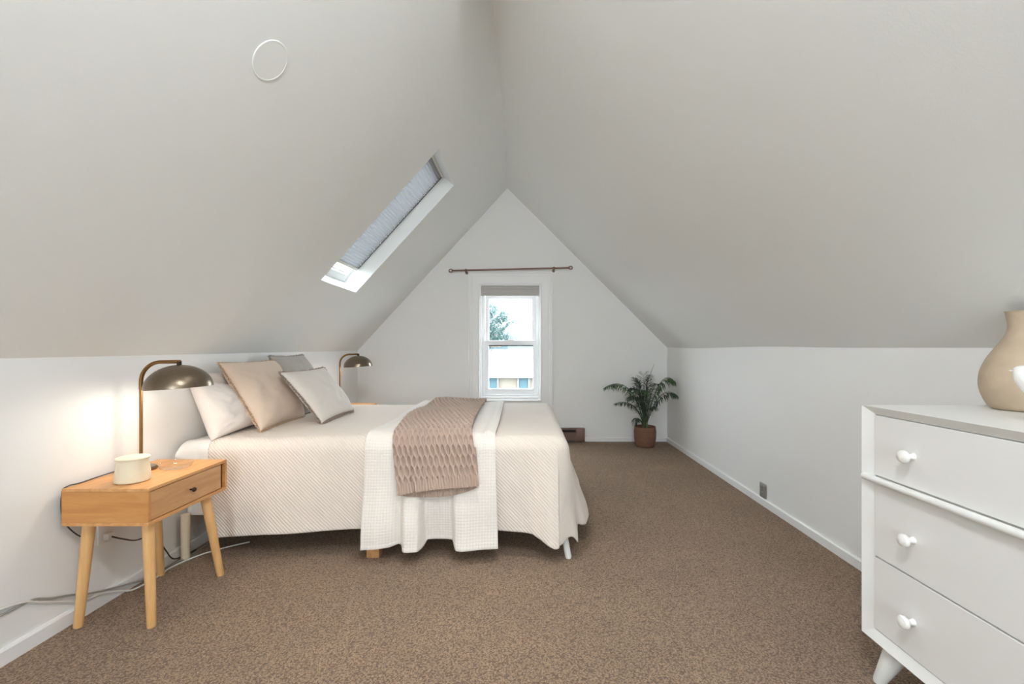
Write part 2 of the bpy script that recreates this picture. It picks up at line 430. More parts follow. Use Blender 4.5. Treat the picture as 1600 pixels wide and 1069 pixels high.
# baseboards
def skirting(name, pts, h, t, nrm):
    """pts on wall face (x,y); offset t towards the room by nrm(x,y)"""
    bm = bmesh.new(); rows = []
    for x, y in pts:
        nx, ny = nrm
        rows.append([bm.verts.new((x+nx*o, y+ny*o, z)) for o, z in ((0, 0), (t, 0), (t, h-.008), (t-.005, h-.001), (0, h))])
    for a, b in zip(rows, rows[1:]):
        for k in range(5): bm.faces.new((a[k], b[k], b[(k+1) % 5], a[(k+1) % 5]))
    bm.faces.new(rows[0]); bm.faces.new(rows[-1][::-1])
    return tag(from_bm(name, bm, M['trim']), kind='structure')
skirting('baseboard_left', [(float(Kl(y)), y) for y in (YB, 2.6, 3.4, YF)], .060, .015, (1, 0))
skirting('baseboard_right', [(1.74, YB), (1.74, YF)], .055, .014, (-1, 0))
skirting('baseboard_far', [(xl, YF), (1.74, YF)], .052, .014, (0, -1))

# ------------------------------------------------------------------ window in the far wall
win = bpy.data.objects.new('window_1', None); C.objects.link(win); win.location = (-.18, YF, WZ0); tag(win, kind='structure')
X0, X1, Z0, Z1 = -.689, .336, .387, 2.076
ring_frame('casing', X0+.012, X1-.012, Z0+.012, Z1-.012, (.112, .118, .090, .132), YF-.022, YF, M['trim'], win)
ring_frame('casing_backband', X0, X1, Z0, Z1, .022, YF-.036, YF, M['trim'], win, .004)
ring_frame('casing_bead', WX0-.018, WX1+.018, WZ0-.018, WZ1+.018, .018, YF-.028, YF, M['trim'], win, .004)
ring_frame('casing_step', X0+.045, X1-.045, Z0+.040, Z1-.045, .012, YF-.027, YF-.02, M['trim'], win, .003)
ring_frame('jamb', WX0-.002, WX1+.002, WZ0-.002, WZ1+.002, .014, YF-.01, YF+.16, M['trim'], win)
ring_frame('window_frame', WX0+.012, WX1-.012, WZ0+.012, WZ1-.012, (.040, .034, .045, .060), YF+.075, YF+.15, M['vinyl'], win, .003)
box('window_sill', (WX0+.012, WX1-.012, YF+.0, YF+.08, WZ0+.010, WZ0+.030), M['trim'], win, .004)
us = ring_frame('upper_sash', -.492, .142, 1.19, 1.80, (.046, .052, .045, .044), YF+.110, YF+.135, M['vinyl'], win, .003)
box('pane', (-.447, .091, YF+.120, YF+.126, 1.234, 1.757), M['pane'], us)
ls = ring_frame('lower_sash', -.500, .152, .570, 1.238, (.052, .050, .068, .062), YF+.080, YF+.108, M['vinyl'], win, .004)
box('pane', (-.449, .103, YF+.092, YF+.098, .637, 1.177), M['pane'], ls)
box('sash_gasket', (-.449, .103, YF+.082, YF+.09, 1.166, 1.177), M['slot'], ls)
box('sash_lock', (-.20, -.14, YF+.074, YF+.1, 1.236, 1.25), M['vinyl'], ls, .003)

t = thing('roman_shade', 'grey fabric window shade gathered at the top of the small window', 'blind', (-.18, YF+.04, 1.785))
box('headrail', (-.546, .186, YF+.004, YF+.05, 1.888, 1.912), M['romanshade'], t, .003)
for k in range(3):
    box('fold', (-.543, .183, YF+.002-.004*k, YF+.045-.004*k, 1.785+.034*k-.002*k, 1.888-.001*k) if k == 0 else (-.543, .183, YF-.002-.003*k, YF+.03, 1.852+.012*k, 1.872+.010*k), M['romanshade'], t, .005)
tube('bottom_bar', [(-.543, YF+.004, 1.788), (.183, YF+.004, 1.788)], .007, M['romanshade'], t)

# curtain rod
t = thing('curtain_rod', 'thin brown metal curtain rod above the window, looped at both ends', 'curtain rod', (-.17, 5.32, 2.1))
yR = 5.32; zA, zB = 1.15+(543-423)*yR/690, 1.15+(543-418.5)*yR/690
xA, xB = (706-820)*yR/690, (890-820)*yR/690
tube('rod', [(xA, yR, zA), (xB, yR, zB)], .010, M['rod'], t)
for x, z in ((xA-.012, zA), (xB+.012, zB)):
    tube('finial', [(x+.022*math.cos(a), yR, z+.018*math.sin(a)) for a in np.linspace(0, 2*math.pi, 15)], .006, M['rod'], t, 8)
for px in (728, 865.5):
    x = (px-820)*yR/690; z = zA+(zB-zA)*(x-xA)/(xB-xA)
    b = tube('bracket', [(x, YF, z-.02), (x, YF-.03, z-.02), (x, yR+.01, z-.022), (x, yR-.012, z-.012), (x, yR-.016, z+.008)], .006, M['rod'], t, 8)
    lathe('bracket_plate', [(0, 0), (.018, 0), (.018, .006), (0, .008)], (x, YF, z-.02), M['rod'], b, 16, Matrix.Rotation(math.pi/2, 3, 'X'))
    lathe('collar', [(0, -.012), (.015, -.012), (.018, 0), (.015, .012), (0, .012)], (x, yR, z), M['rod'], t, 16, Matrix.Rotation(math.pi/2, 3, 'Y'))

# ------------------------------------------------------------------ skylight
sk = bpy.data.objects.new('window_2', None); C.objects.link(sk); sk.location = (-1.1, 3.56, 2.1); tag(sk, kind='structure')
k0, r0 = float(Kl(3.56)), float(Rx(3.56))
def SP(x, y, d):
    """point on the left slope at x, y, pushed d out through the roof"""
    z = ZKL+(ZR-ZKL)*(x-k0)/(r0-k0)
    return np.array([x, y, z])+NL*d
def slab(name, xa, xb, ya, yb, da, db, mat, parent):
    v = [SP(x, y, d) for d in (da, db) for x, y in ((xa, ya), (xb, ya), (xb, yb), (xa, yb))]
    f = [(0, 1, 2, 3), (7, 6, 5, 4), (0, 4, 5, 1), (1, 5, 6, 2), (2, 6, 7, 3), (3, 7, 4, 0)]
    bm = bmesh.new(); vs = [bm.verts.new(p) for p in v]
    for q in f: bm.faces.new([vs[j] for j in q])
    bmesh.ops.bevel(bm, geom=list(bm.edges), offset=.002, segments=1, affect='EDGES')
    return from_bm(name, bm, mat, parent)
xa, xb = SX; ya, yb = SKY
slab('frame_rail', xa-.02, xa+.045, ya-.01, yb+.01, .150, .21, M['vinyl'], sk)
slab('frame_rail', xb-.045, xb+.02, ya-.01, yb+.01, .150, .21, M['vinyl'], sk)
slab('frame_stile', xa-.02, xb+.02, ya-.02, ya+.035, .151, .21, M['vinyl'], sk)
slab('frame_stile', xa-.02, xb+.02, yb-.035, yb+.02, .151, .21, M['vinyl'], sk)
slab('pane', xa+.03, xb-.03, ya+.03, yb-.03, .185, .190, M['pane'], sk)
slab('latch', xa+.055, xa+.062, ya+.18, yb-.16, .135, .150, M['plate'], sk)
tube('latch_knob', [SP(xa+.07, yb-.12, .15), SP(xa+.07, yb-.12, .130)], .006, M['socket'], sk, 8)
# pleated blind
t = thing('pleated_blind', 'grey pleated blind drawn over most of the skylight', 'blind', tuple(SP(-1.0, 3.56, .13)))
xs = np.linspace(xa+.115, xb-.012, 2*42+1)
P = np.zeros((len(xs), 9, 3)); yy = np.linspace(ya+.006, yb-.003, 9)
for i, x in enumerate(xs):
    for j, y in enumerate(yy): P[i, j] = SP(x, y, .135+(.0055 if i % 2 else -.0055)+.002*math.sin(j*1.3+i))
o = grid_mesh('pleats', P, M['blind'], t); o.data.polygons.foreach_set('use_smooth', [False]*len(o.data.polygons))
slab('bottom_bar', xa+.098, xa+.115, ya+.010, yb-.02, .124, .148, M['ivory'], t)
slab('top_bar', xb-.014, xb-.002, ya+.005, yb-.005, .122, .150, M['ivory'], t)
tube('side_cord', [SP(x, yb-.012, .128) for x in np.linspace(xa+.11, xb-.01, 12)], .004, M['socket'], t, 6)
portal(tuple(SP(-1.05, 3.56, .24)), Vector((-NL[0], 0, -NL[2])).to_track_quat('-Z', 'Y').to_euler(), .7, 1.25)
portal((-.18, YF+.2, 1.2), (-math.pi/2, 0, 0), .75, 1.45)
portal((0, YB-.2, 1.35), (math.pi/2, 0, 0), 1.25, 1.35)
# unseen rear window, added to let soft daylight fill the room
w3 = bpy.data.objects.new('fill_window', None); C.objects.link(w3); w3.location = (0, YB, bz0); tag(w3, kind='structure')
ring_frame('casing', bx0-.11, bx1+.11, bz0-.11, bz1+.11, .11, YB, YB+.022, M['trim'], w3)
ring_frame('window_frame', bx0, bx1, bz0, bz1, .06, YB-.12, YB-.05, M['vinyl'], w3)
box('pane', (bx0+.05, bx1-.05, YB-.09, YB-.084, bz0+.05, bz1-.05), M['pane'], w3)

# ceiling fixture above the camera
t = thing('ceiling_light', 'round white globe ceiling light hanging near the ridge', 'lamp', (.12, .08, 2.60))
lathe('canopy', [(0, .18), (.06, .18), (.055, .155), (.012, .15), (.012, .06), (0, .06)], (.12, .08, 2.60), M['trim'], t, 24)
o = lathe('globe', [(0, -.11)]+[(.11*math.sin(a), -.11*math.cos(a)) for a in np.linspace(.15, 2.95, 18)]+[(0, .11)], (.12, .08, 2.55), M['globe'], t, 32)

# downlight near the ridge, above the foot of the bed, just out of view
t = thing('downlight', 'white round can downlight hanging just under the ridge', 'lamp', (-.16, 1.85, 2.76))
lathe('can', [(0, .20), (.080, .20), (.084, .195), (.084, .0), (.080, .0), (.080, .19), (0, .19)], (-.16, 1.85, 2.76), M['trim'], t, 40)
lathe('stem', [(0, 0), (.012, 0), (.012, .14), (0, .14)], (-.16, 1.85, 2.955), M['trim'], t, 16)
lathe('lens', [(0, .184), (.079, .186)], (-.16, 1.85, 2.76), M['downlens'], t, 40)

# cover disc on the left slope
k1, r1 = -1.895, -.175; z = ZKL+(ZR-ZKL)*(-.942-k1)/(r1-k1); dd = np.array([r1-k1, 0, ZR-ZKL]); nl = np.array([-dd[2], 0, dd[0]]); nl /= np.linalg.norm(nl)
q = Vector(-nl).to_track_quat('Z', 'Y').to_matrix()
lathe_o = lathe('ceiling_cover_plate', [(0, -.004), (.077, -.004), (.077, .0005), (.0755, .002), (.070, .0022), (.069, .0012), (0, .0012)], (-.942, 1.637, z), M['ceil'], None, 48, q)
tag(lathe_o, 'round white blank cover disc on the left ceiling slope', 'cover plate')

# ------------------------------------------------------------------ heater, outlets, cords
t = thing('baseboard_heater', 'brown metal baseboard heater on the far wall behind the bed', 'heater', (.22, YF, 0))
hx0, hx1, hy = -.30, .722, YF-.068
bm = bmesh.new()
prof = [(YF-.0145, .012), (hy+.006, .012), (hy, .02), (hy, .118), (hy+.018, .126), (hy+.018, .150), (hy, .153), (hy, .160), (hy+.006, .168), (YF-.0, .168), (YF-.0, .055), (YF-.0145, .055)]
a = [bm.verts.new((hx0, y, z)) for y, z in prof]; b = [bm.verts.new((hx1, y, z)) for y, z in prof]
for k in range(len(prof)): bm.faces.new((a[k], a[(k+1) % len(prof)], b[(k+1) % len(prof)], b[k]))
bm.faces.new(a[::-1]); bm.faces.new(b)
from_bm('body', bm, M['heater'], t)
box('top_slot', (hx0+.04, hx1-.11, hy+.010, hy+.022, .128, .149), M['slot'], t)
box('bottom_slot', (hx0+.04, hx1-.12, hy-.001, hy+.01, .014, .024), M['slot'], t)
box('end_cap', (hx1-.10, hx1+.003, hy-.003, YF-.015, .010, .171), M['heater'], t, .003)
box('foot', (hx1-.06, hx1-.04, hy+.01, hy+.04, .0, .012), M['heater'], t)
box('foot', (hx0+.04, hx0+.06, hy+.01, hy+.04, .0, .012), M['heater'], t)

t = thing('wall_outlet', 'grey outlet plate low on the right wall', 'outlet', (1.74, 3.215, .056))
pl = box('plate', (1.728, 1.740, 3.178, 3.252, .057, .160), M['plate'], t, .003)
for zc in (.085, .132):
    s = box('socket', (1.7262, 1.730, 3.198, 3.232, zc-.015, zc+.015), M['plate'], t, .002)
    for yy_ in (3.208, 3.220): box('slot', (1.7256, 1.7270, yy_, yy_+.003, zc-.006, zc+.006), M['socket'], s)
lathe('screw', [(0, 0), (.003, 0), (.003, .0015), (0, .002)], (1.728, 3.215, .1085), M['socket'], t, 10, Matrix.Rotation(-math.pi/2, 3, 'Y'))

t = thing('wall_outlet', 'ivory outlet with plug on the left wall beneath the near nightstand', 'outlet', (-1.895, 1.99, .30))
box('plate', (-1.895, -1.888, 1.955, 2.025, .27, .385), M['ivory'], t, .002)
box('plug', (-1.888, -1.862, 1.975, 2.005, .285, .315), M['ivory'], t, .005)
def smooth_path(pts, n=8):
    out = []; P = [Vector(p) for p in pts]
    for i in range(len(P)-1):
        p0, p1, p2, p3 = P[max(i-1, 0)], P[i], P[i+1], P[min(i+2, len(P)-1)]
        for k in range(n):
            s = k/n; out.append(.5*((2*p1)+(-p0+p2)*s+(2*p0-5*p1+4*p2-p3)*s*s+(-p0+3*p1-3*p2+p3)*s**3))
    out.append(P[-1]); return out
tag(tube('lamp_cord', smooth_path([(-1.862, 1.99, .298), (-1.85, 2.03, .27), (-1.862, 2.12, .225), (-1.868, 2.22, .215), (-1.868, 2.26, .16), (-1.868, 2.30, .09), (-1.868, 2.36, .02), (-1.86, 2.5, .006)]), .0032, M['cordb'], None, 6), 'thin dark cord hanging from the outlet under the near nightstand', 'cord')
tag(tube('extension_cord', smooth_path([(-1.887, 1.30, .225), (-1.887, 1.5, .212), (-1.886, 1.60, .205), (-1.886, 1.67, .188), (-1.884, 1.72, .158), (-1.884, 1.80, .114), (-1.872, 1.88, .075), (-1.872, 1.95, .062), (-1.866, 2.02, .035), (-1.855, 2.08, .006), (-1.84, 2.14, .005), (-1.835, 2.22, .005), (-1.84, 2.3, .005), (-1.80, 2.42, .005), (-1.72, 2.52, .005), (-1.62, 2.6, .005)]), .0042, M['cordw'], None, 8), 'long white cord running along the left baseboard to the bed', 'cord')
tag(tube('extension_cord', smooth_path([(-1.888, 1.30, .198), (-1.888, 1.5, .190), (-1.888, 1.60, .184), (-1.888, 1.645, .184), (-1.887, 1.70, .18), (-1.888, 1.76, .150), (-1.887, 1.84, .118), (-1.879, 1.90, .090), (-1.868, 1.99, .062), (-1.862, 2.1, .03), (-1.858, 2.2, .006), (-1.856, 2.35, .005), (-1.84, 2.44, .005), (-1.9+.04, 2.7, .005)]), .0040, M['cordg'], None, 8), 'grey cord sagging below the white cord on the left wall', 'cord')

# ------------------------------------------------------------------ nightstands
def make_nightstand(label, group):
    x0, x1, y0, y1, z0, z1 = -1.868, -1.518, 1.78, 2.25, .428, .580
    t = thing('nightstand', label, 'nightstand', ((x0+x1)/2, (y0+y1)/2, 0), group)
    th = .014
    box('top_panel', (x0, x1, y0, y1, z1-th, z1), M['honey'], t, .0015, 1)
    box('bottom_panel', (x0, x1, y0, y1, z0, z0+th), M['honey'], t, .0015, 1)
    box('side_panel', (x0, x1-.0005, y0+.0005, y0+th, z0+th, z1-th), M['honey_x'], t)
    box('side_panel', (x0, x1-.0005, y1-th, y1-.0005, z0+th, z1-th), M['honey_x'], t)
    box('back_panel', (x0, x0+.01, y0+th, y1-th, z0+th, z1-th), M['groove'], t)
    box('carcass_edge', (x1-.10, x1-.022, y0+th, y1-th, z0+th, z1-th), M['groove'], t)
    d = box('drawer', (x1-.022, x1-.006, y0+th+.003, y1-th-.022, z0+th+.003, z1-th-.003), M['drawer'], t, .001, 1)
    box('end_block', (x1-.040, x1-.016, y1-th-.018, y1-th, z0+th, z1-th), M['groove'], t)
    lathe('knob', [(0, 0), (.0045, 0), (.004, .010), (.009, .014), (.0105, .019), (.008, .024), (0, .0255)], (x1-.006, 2.012, .503), M['darkmetal'], d, 20, Matrix.Rotation(math.pi/2, 3, 'Y'))
    for sx, sy in ((-1, -1), (1, -1), (-1, 1), (1, 1)):
        xt = (x0+.055) if sx < 0 else (x1-.050); yt = (y0+.060) if sy < 0 else (y1-.085)
        xb_ = (x0+.032) if sx < 0 else (x1-.016); yb_ = (y0+.035) if sy < 0 else (y1-.022)
        tube('leg', [(xb_, yb_, 0), (xb_+(xt-xb_)*.02, yb_+(yt-yb_)*.02, .006), (xb_*.5+xt*.5, yb_*.5+yt*.5, z0*.5), (xt, yt, z0)], [.0145, .0160, .0195, .0225], M['leg'], t, 20)
    return t
ns = make_nightstand('honey oak one-drawer nightstand on splayed legs, nearest the camera', 'bedside nightstands')
ns2 = copy_tree(ns); ns2.location = (-1.693, 4.30, 0)
ns2['label'] = 'second oak nightstand, mostly hidden on the far side of the bed'

# ------------------------------------------------------------------ bedside lamps
def make_lamp(label, group):
    cx, cy, zt = -1.785, 2.054, .580
    t = thing('table_lamp', label, 'lamp', (cx, cy, zt), group)
    lathe('base', [(0, 0), (.058, 0), (.060, .003), (.060, .012), (.056, .016), (.014, .018), (.010, .026), (0, .026)], (cx, cy, zt), M['bronze'], t, 48)
    dx = -1.607; R = .092
    arc = [(cx+R-R*math.cos(a), cy, .990+R*math.sin(a)) for a in np.linspace(0, math.pi/2, 12)]
    tube('pole', [(cx, cy, zt+.02), (cx, cy, .8), (cx, cy, .96)], .0072, M['brass'], t, 14)
    tube('arm', [(cx, cy, .955), (cx, cy, .985)]+arc[1:]+[(dx+.004, cy, 1.084)], .0085, M['brass'], t, 14)
    tilt = Matrix.Rotation(math.radians(-3.5), 3, 'Y')
    zc = .963; R2 = .132; H2 = .106
    tube('neck', [(dx, cy, 1.086), (dx, cy, 1.066)], .0095, M['darkmetal'], t, 14)
    prof = [(R2*math.sin(a), H2*math.cos(a)) for a in np.linspace(0.0001, math.pi/2, 22)]
    outer = [(max(r, 0), z) for r, z in prof]
    sh = lathe('lamp_shade', [(0, H2)]+outer[1:]+[(R2-.0015, -.0005), (R2-.003, 0)]+[((R2-.003)*math.sin(a), (H2-.003)*math.cos(a)) for a in np.linspace(math.pi/2-.05, .3, 14)], (dx, cy, zc), M['bronze'], t, 64, tilt)
    lathe('shade_lining', [((R2-.0035)*math.sin(a), (H2-.004)*math.cos(a)) for a in np.linspace(math.pi/2, .02, 16)], (dx, cy, zc), M['lining'], sh, 48, tilt)
    lathe('bulb', [(0, -.024)]+[(.024*math.sin(a), -.024*math.cos(a)) for a in np.linspace(.3, 2.9, 10)]+[(0, .024)], (dx, cy, zc+.034), M['bulb'], t, 20)
    point_light('lamp_light', (dx, cy, zc-.000), BEDSIDE_W, (1, .88, .75), .05, t)
    return t
lamp = make_lamp('brass arc table lamp with bronze dome shade on the near nightstand', 'bedside arc lamps')
lamp2 = copy_tree(lamp); lamp2.location = (-1.80, 4.30, .58)
lamp2['label'] = 'farther arc lamp with dome shade beyond the bed cushions'

# jar and dish
t = thing('ceramic_jar', 'cream ceramic jar with flat lid on the near nightstand', 'jar', (-1.673, 1.885, .58))
c = (-1.673, 1.885, .58)
jp = [(0, 0), (.056, 0), (.0615, .004), (.0620, .012), (.0590, .045), (.0545, .080), (.0548, .094), (.0515, .094), (.050, .088), (0, .088)]
lathe('body', jp, c, M['ceramic'], t, 48)
lathe('lid', [(0, .0945), (.0575, .0945), (.0585, .097), (.0580, .1015), (.055, .104), (0, .104)], c, M['ceramic'], t, 48)
gd = lathe('glass_dish', [(0, 0), (.050, 0), (.060, .006), (.067, .020), (.070, .028), (.068, .0285), (.0645, .020), (.058, .0085), (.049, .0045), (0, .0045)], (-1.648, 2.085, .58), M['clear'], None, 64)
tag(gd, 'shallow clear glass dish behind the cream jar', 'dish')
tag(tube('lamp_cord', smooth_path([(-1.865, 2.06, .585), (-1.868, 2.0, .5845), (-1.862, 1.92, .585), (-1.855, 1.84, .5845), (-1.862, 1.80, .5848), (-1.876, 1.79, .56), (-1.882, 1.80, .45), (-1.884, 1.86, .36), (-1.884, 1.93, .31)]), .0026, M['cordb'], None, 6), 'thin lamp cord trailing over the back edge of the near nightstand', 'cord')

# ------------------------------------------------------------------ bed
BX0, BX1, BY0, BY1, ZT = -1.868, .235, 2.44, 3.98, .628
t = thing('bed', 'low white bed frame with round legs under the quilt', 'bed', (-.8, 3.2, 0))
box('side_rail', (BX0+.02, BX1-.02, 2.445, 2.475, .22, .33), M['white'], t, .004)
box('side_rail', (BX0+.02, BX1-.02, 3.945, 3.975, .22, .33), M['white'], t, .004)
box('end_rail', (BX0, BX0+.03, 2.445, 3.975, .22, .33), M['white'], t, .004)
box('end_rail', (BX1-.03, BX1, 2.445, 3.975, .22, .33), M['white'], t, .004)
for k in range(11):
    xx = BX0+.12+k*.19; box('slat', (xx, xx+.07, 2.475, 3.945, .31, .33), M['pale'], t)
for x, y, m in ((.238, 2.415, 'white'), (.20, 3.95, 'white'), (-1.848, 2.405, 'pale'), (-1.848, 3.95, 'pale')):
    xt_, yt_ = x+(-.04 if x > 0 else 0), y+(.05 if y < 3 and x > 0 else 0)
    o = tube('leg', [(x, y, 0), (x, y, .004), (xt_, yt_, .24)], [.016, .0175, .0175] if m == 'white' else [.019, .021, .022], M[m], t, 20)
    if m == 'pale': o['label'] = 'pale wooden leg at the head end'
o = box('centre_leg', (-.865, -.795, 2.41, 2.47, 0, .22), M['drawer'], t, .003); o['label'] = 'square wooden middle leg'
box('centre_leg', (-.865, -.795, 3.2, 3.26, 0, .22), M['drawer'], t, .003)
bm = bmesh.new(); add_box(bm, BX0, BX1-.012, BY0+.008, BY1, .33, ZT-.018, bev=.05, seg=4)
o = from_bm('mattress', bm, M['mattress'], None, True, 60); tag(o, 'thick white mattress showing at the head corner', 'mattress')

def edge_prof(s, r):
    """arc length s past the edge -> (out, down)"""
    q = np.clip(s/r, 0, math.pi/2); rest = np.maximum(s-r*math.pi/2, 0)
    return r*np.sin(q), r*(1-np.cos(q))+rest, rest
XE, YE, YFE, RR = BX1-.055, BY0+.055, BY1-.055, .055
def drape(a, b, off, near_push, foot_push, top_h):
    """a: X coordinate, b: Y coordinate in the flat cloth. Returns points."""
    ex = np.maximum(a-XE, 0); ey = np.maximum(YE-b, 0); ef = np.maximum(b-YFE, 0)
    ee = np.maximum(ey, ef); sg = np.where(ef > ey, 1.0, -1.0)
    d = (ex**4+ee**4)**.25
    th = np.arctan2(ee**1.3, np.maximum(ex, 1e-9)**1.3); th = np.where(ee <= 0, 0, np.where(ex <= 0, math.pi/2, th))
    d = d*(1-.10*np.sin(2*th)**2*np.clip(d/.3, 0, 1))
    r = RR+off
    out, down, rest = edge_prof(d, r)
    push = near_push*np.sin(th)**2+foot_push*np.cos(th)**2
    out = out+push*np.clip(rest/.5, 0, 1.3)**1.15
    X = np.minimum(a, XE)+out*np.cos(th)
    Y = np.where(ef > ey, np.minimum(b, YFE), np.maximum(b, YE))+sg*out*np.sin(th)
    flat = (d <= 0)
    Z = ZT+off-down+top_h*np.exp(-d*12)
    return np.stack([X, Y, Z], -1)

# quilt ------------------------------------------------------
na, nb = 300, 330
A0, A1 = -1.745, XE+.525
hem_x = [-1.9, -1.71, -1.42, -.90, -.14, .04, .11, .16, .24, .8]
hem_z = [.08, .08, .105, .125, .118, .112, .075, .050, .060, .10]
av = np.linspace(0, 1, na)[:, None]*np.ones((1, nb)); bv = np.linspace(0, 1, nb)[None, :]*np.ones((na, 1))
a = A0+(A1-A0)*av
Ln = ZT-np.interp(a, hem_x, hem_z)+.02
b0 = YE-Ln; b1 = YFE+.5
b = b0+(b1-b0)*(1-bv)
dn = np.maximum(YE-b, 0)
foot_len = np.interp(b, [1.9, 2.6, 3.2, 4.5], [0, 0, 0, 0])
fp = np.interp(b, [1.9, 2.35, 2.50, 2.62, 2.85, 3.3, 4.6], [.09, .08, .09, .13, .185, .17, .12])
npush = np.interp(a, [-1.8, -1.6, -1.2, -.9, -.2, .0, .09, .13, .175, .215, .26, .6], [.01, .035, .03, .012, .012, .03, .065, .095, .085, .07, .075, .08])
fold = .010*np.sin(a*9.0+1.0)+.008*vnoise(a*3.0, b*1.5, 3)
npush = npush+fold*sstep(-1.8, -1.6, a)
fp = fp+.02*np.sin(b*8)+.012*vnoise(a*3, b*4, 5)
top = .010*vnoise(a*2.0, b*2.0, 1)+.004*vnoise(a*7, b*5, 2)+.012*np.exp(-((b-3.2)/.6)**2)
P = drape(a, b, .012, npush, fp, top)
P[..., 0] += .03*np.clip((YE-b)/.5, 0, 1)*(1-sstep(-1.745, -1.4, a))
P[..., 2] = np.maximum(P[..., 2], .02)
uv = np.stack([a, b], -1)
q = grid_mesh('quilt', P, M['quilt'], None, uv, thick=.008)
tag(q, 'cream quilted bedspread hanging over the side and foot of the bed', 'quilt')

# white sheet turned out at the head corner
na_, nb_ = 40, 90
a_ = np.linspace(BX0+.004, -1.70, na_)[:, None]*np.ones((1, nb_)); b_ = np.linspace(BY0-.11, BY1-.1, nb_)[None, :]*np.ones((na_, 1))
P = drape(a_, b_, .004, .035+.02*np.sin(a_*40), 0, .006*vnoise(a_*12, b_*9, 8))
w_ = sstep(1.79, 1.868, -a_)*np.clip((YE-b_)/.14, 0, 1)
P[..., 1] -= .08*w_; P[..., 2] += .055*w_
tag(grid_mesh('bed_sheet', P, M['sheet'], None, thick=.004), 'plain white bed sheet crumpled over the mattress corner by the wall', 'sheet')

# waffle blanket ---------------------------------------------
na, nb = 200, 330
t01 = np.linspace(0, 1, na)[:, None]*np.ones((1, nb)); v01 = np.linspace(0, 1, nb)[None, :]*np.ones((na, 1))
b = (YE-.625)+((YFE+.42)-(YE-.625))*(1-v01)
hang = np.clip((YE-b)/.6, 0, 1)
lef = np.interp(b, [1.8, 2.49, 2.9, 3.9], [-.868, -.875, -.86, -.895]); rig = np.interp(b, [1.8, 2.49, 2.9, 3.9], [-.140, -.165, -.165, -.185])
a = lef+(rig-lef)*t01
nf = np.interp(t01, [0, .10, .20, .285, .31, .33, .42, .45, .51, .62, .665, .69, .74, .85, 1], [.075, .085, .070, .035, .10, .120, .115, .03, .020, .020, .03, .095, .105, .085, .07])
k_ = np.exp(-np.linspace(-1, 1, 9)**2*3); k_ /= k_.sum()
col = np.convolve(np.pad(nf[:, 0], 4, mode='edge'), k_, 'valid'); nf = col[:, None]*np.ones((1, nb))
top = .006+.014*np.exp(-((t01-.95)/.045)**2)+.012*np.exp(-((t01-.03)/.05)**2)+.010*np.abs(vnoise(a*14, b*1.5, 4))+.008*vnoise(a*3, b*2, 9)
P = drape(a, b, .028, nf+.006*vnoise(a*10, b*4, 6), 0*a, top)
P[..., 2] += np.interp(t01, [0, .2, .26, .31, .44, .47, .66, .70, 1], [0, .010, .02, 0, 0, .035, .035, 0, 0])*hang**3*.9
P[..., 1] -= .010*np.sin(hang*9+t01*3)*hang
wb = grid_mesh('waffle_blanket', P, M['waffle'], None, np.stack([lef[:1]*0+a, b], -1), thick=.007)
tag(wb, 'white waffle-weave blanket laid across the bed, hem near the floor', 'blanket')

# knitted throw ----------------------------------------------
def knit(name, b_lo, b_hi, lft, rgt, off, push, parent, res_a, res_b, rib0, rib1, lump=1.0, width=.52, lo_shape=lambda t: 0*t):
    t01 = np.linspace(0, 1, res_a)[:, None]*np.ones((1, res_b)); v01 = np.linspace(0, 1, res_b)[None, :]*np.ones((res_a, 1))
    lo_ = b_lo+lo_shape(t01); b = lo_+(b_hi-lo_)*v01
    a = lft(b)+(rgt(b)-lft(b))*t01
    top = .010+lump*(.012*vnoise(a*7, b*4, 12)+.012*vnoise(a*4+b*2, b*2, 14))+.012*np.exp(-((t01-.5)/.5)**2)*lump
    pu = np.interp(t01, *push)
    P0 = drape(a, b, off, pu, 0*a, top)
    # normals
    du = np.gradient(P0, axis=0); dv = np.gradient(P0, axis=1)
    nr = np.cross(du, dv); nr /= np.linalg.norm(nr, axis=-1, keepdims=True)+1e-9
    mid = P0.reshape(-1, 3)[nr.reshape(-1, 3)[:, 2].argmax()]
    if nr[..., 2].mean() < 0: nr = -nr
    # strands forming a honeycomb of cables
    s = t01*width; p = .0172; L = .104
    sv = b+.005*vnoise(a*5, b*3, 20)
    wv = np.cos(2*math.pi*sv/L); wv = np.sign(wv)*np.abs(wv)**.75
    ribm = sstep(rib1, rib0, b-lo_+b_lo)
    amp = .47*p*(1-ribm)
    H = np.zeros_like(a)
    k0 = np.floor(s/p)
    for dk in (-1, 0, 1, 2):
        k = k0+dk; sgn = np.where(np.mod(k, 2) == 0, 1.0, -1.0)
        cx = (k+.0)*p+sgn*amp*wv
        over = .0022*sgn*np.sin(2*math.pi*sv/L)*(1-ribm)
        dd_ = np.abs(s-cx)/(.0094)
        H = np.maximum(H, np.sqrt(np.maximum(1-dd_**2, 0))*.020+np.where(dd_ < 1, over, 0))
    H += .0012*np.sin(sv*2*math.pi/.006+s*300)
    P = P0+nr*(H-.014)[..., None]
    return grid_mesh(name, P, M['knit'], parent, np.stack([s, b], -1), thick=.0)
t = thing('knitted_throw', 'taupe chunky cable-knit throw draped over the white blanket', 'throw blanket', (-.55, 3.1, ZT+.05))
lf = lambda b: np.interp(b, [2.10, 2.25, 2.49, 2.8, 3.4, 4.2], [-.665, -.70, -.735, -.775, -.800, -.79])
rg = lambda b: np.interp(b, [2.10, 2.30, 2.49, 2.8, 3.4, 4.2], [-.235, -.262, -.30, -.315, -.335, -.35])
push = ([0, .08, .16, .195, .205, .22, .26, .35, .6, .85, .95, 1], [.145, .165, .15, .10, .10, .17, .185, .165, .155, .165, .15, .13])
yh = YE-.345
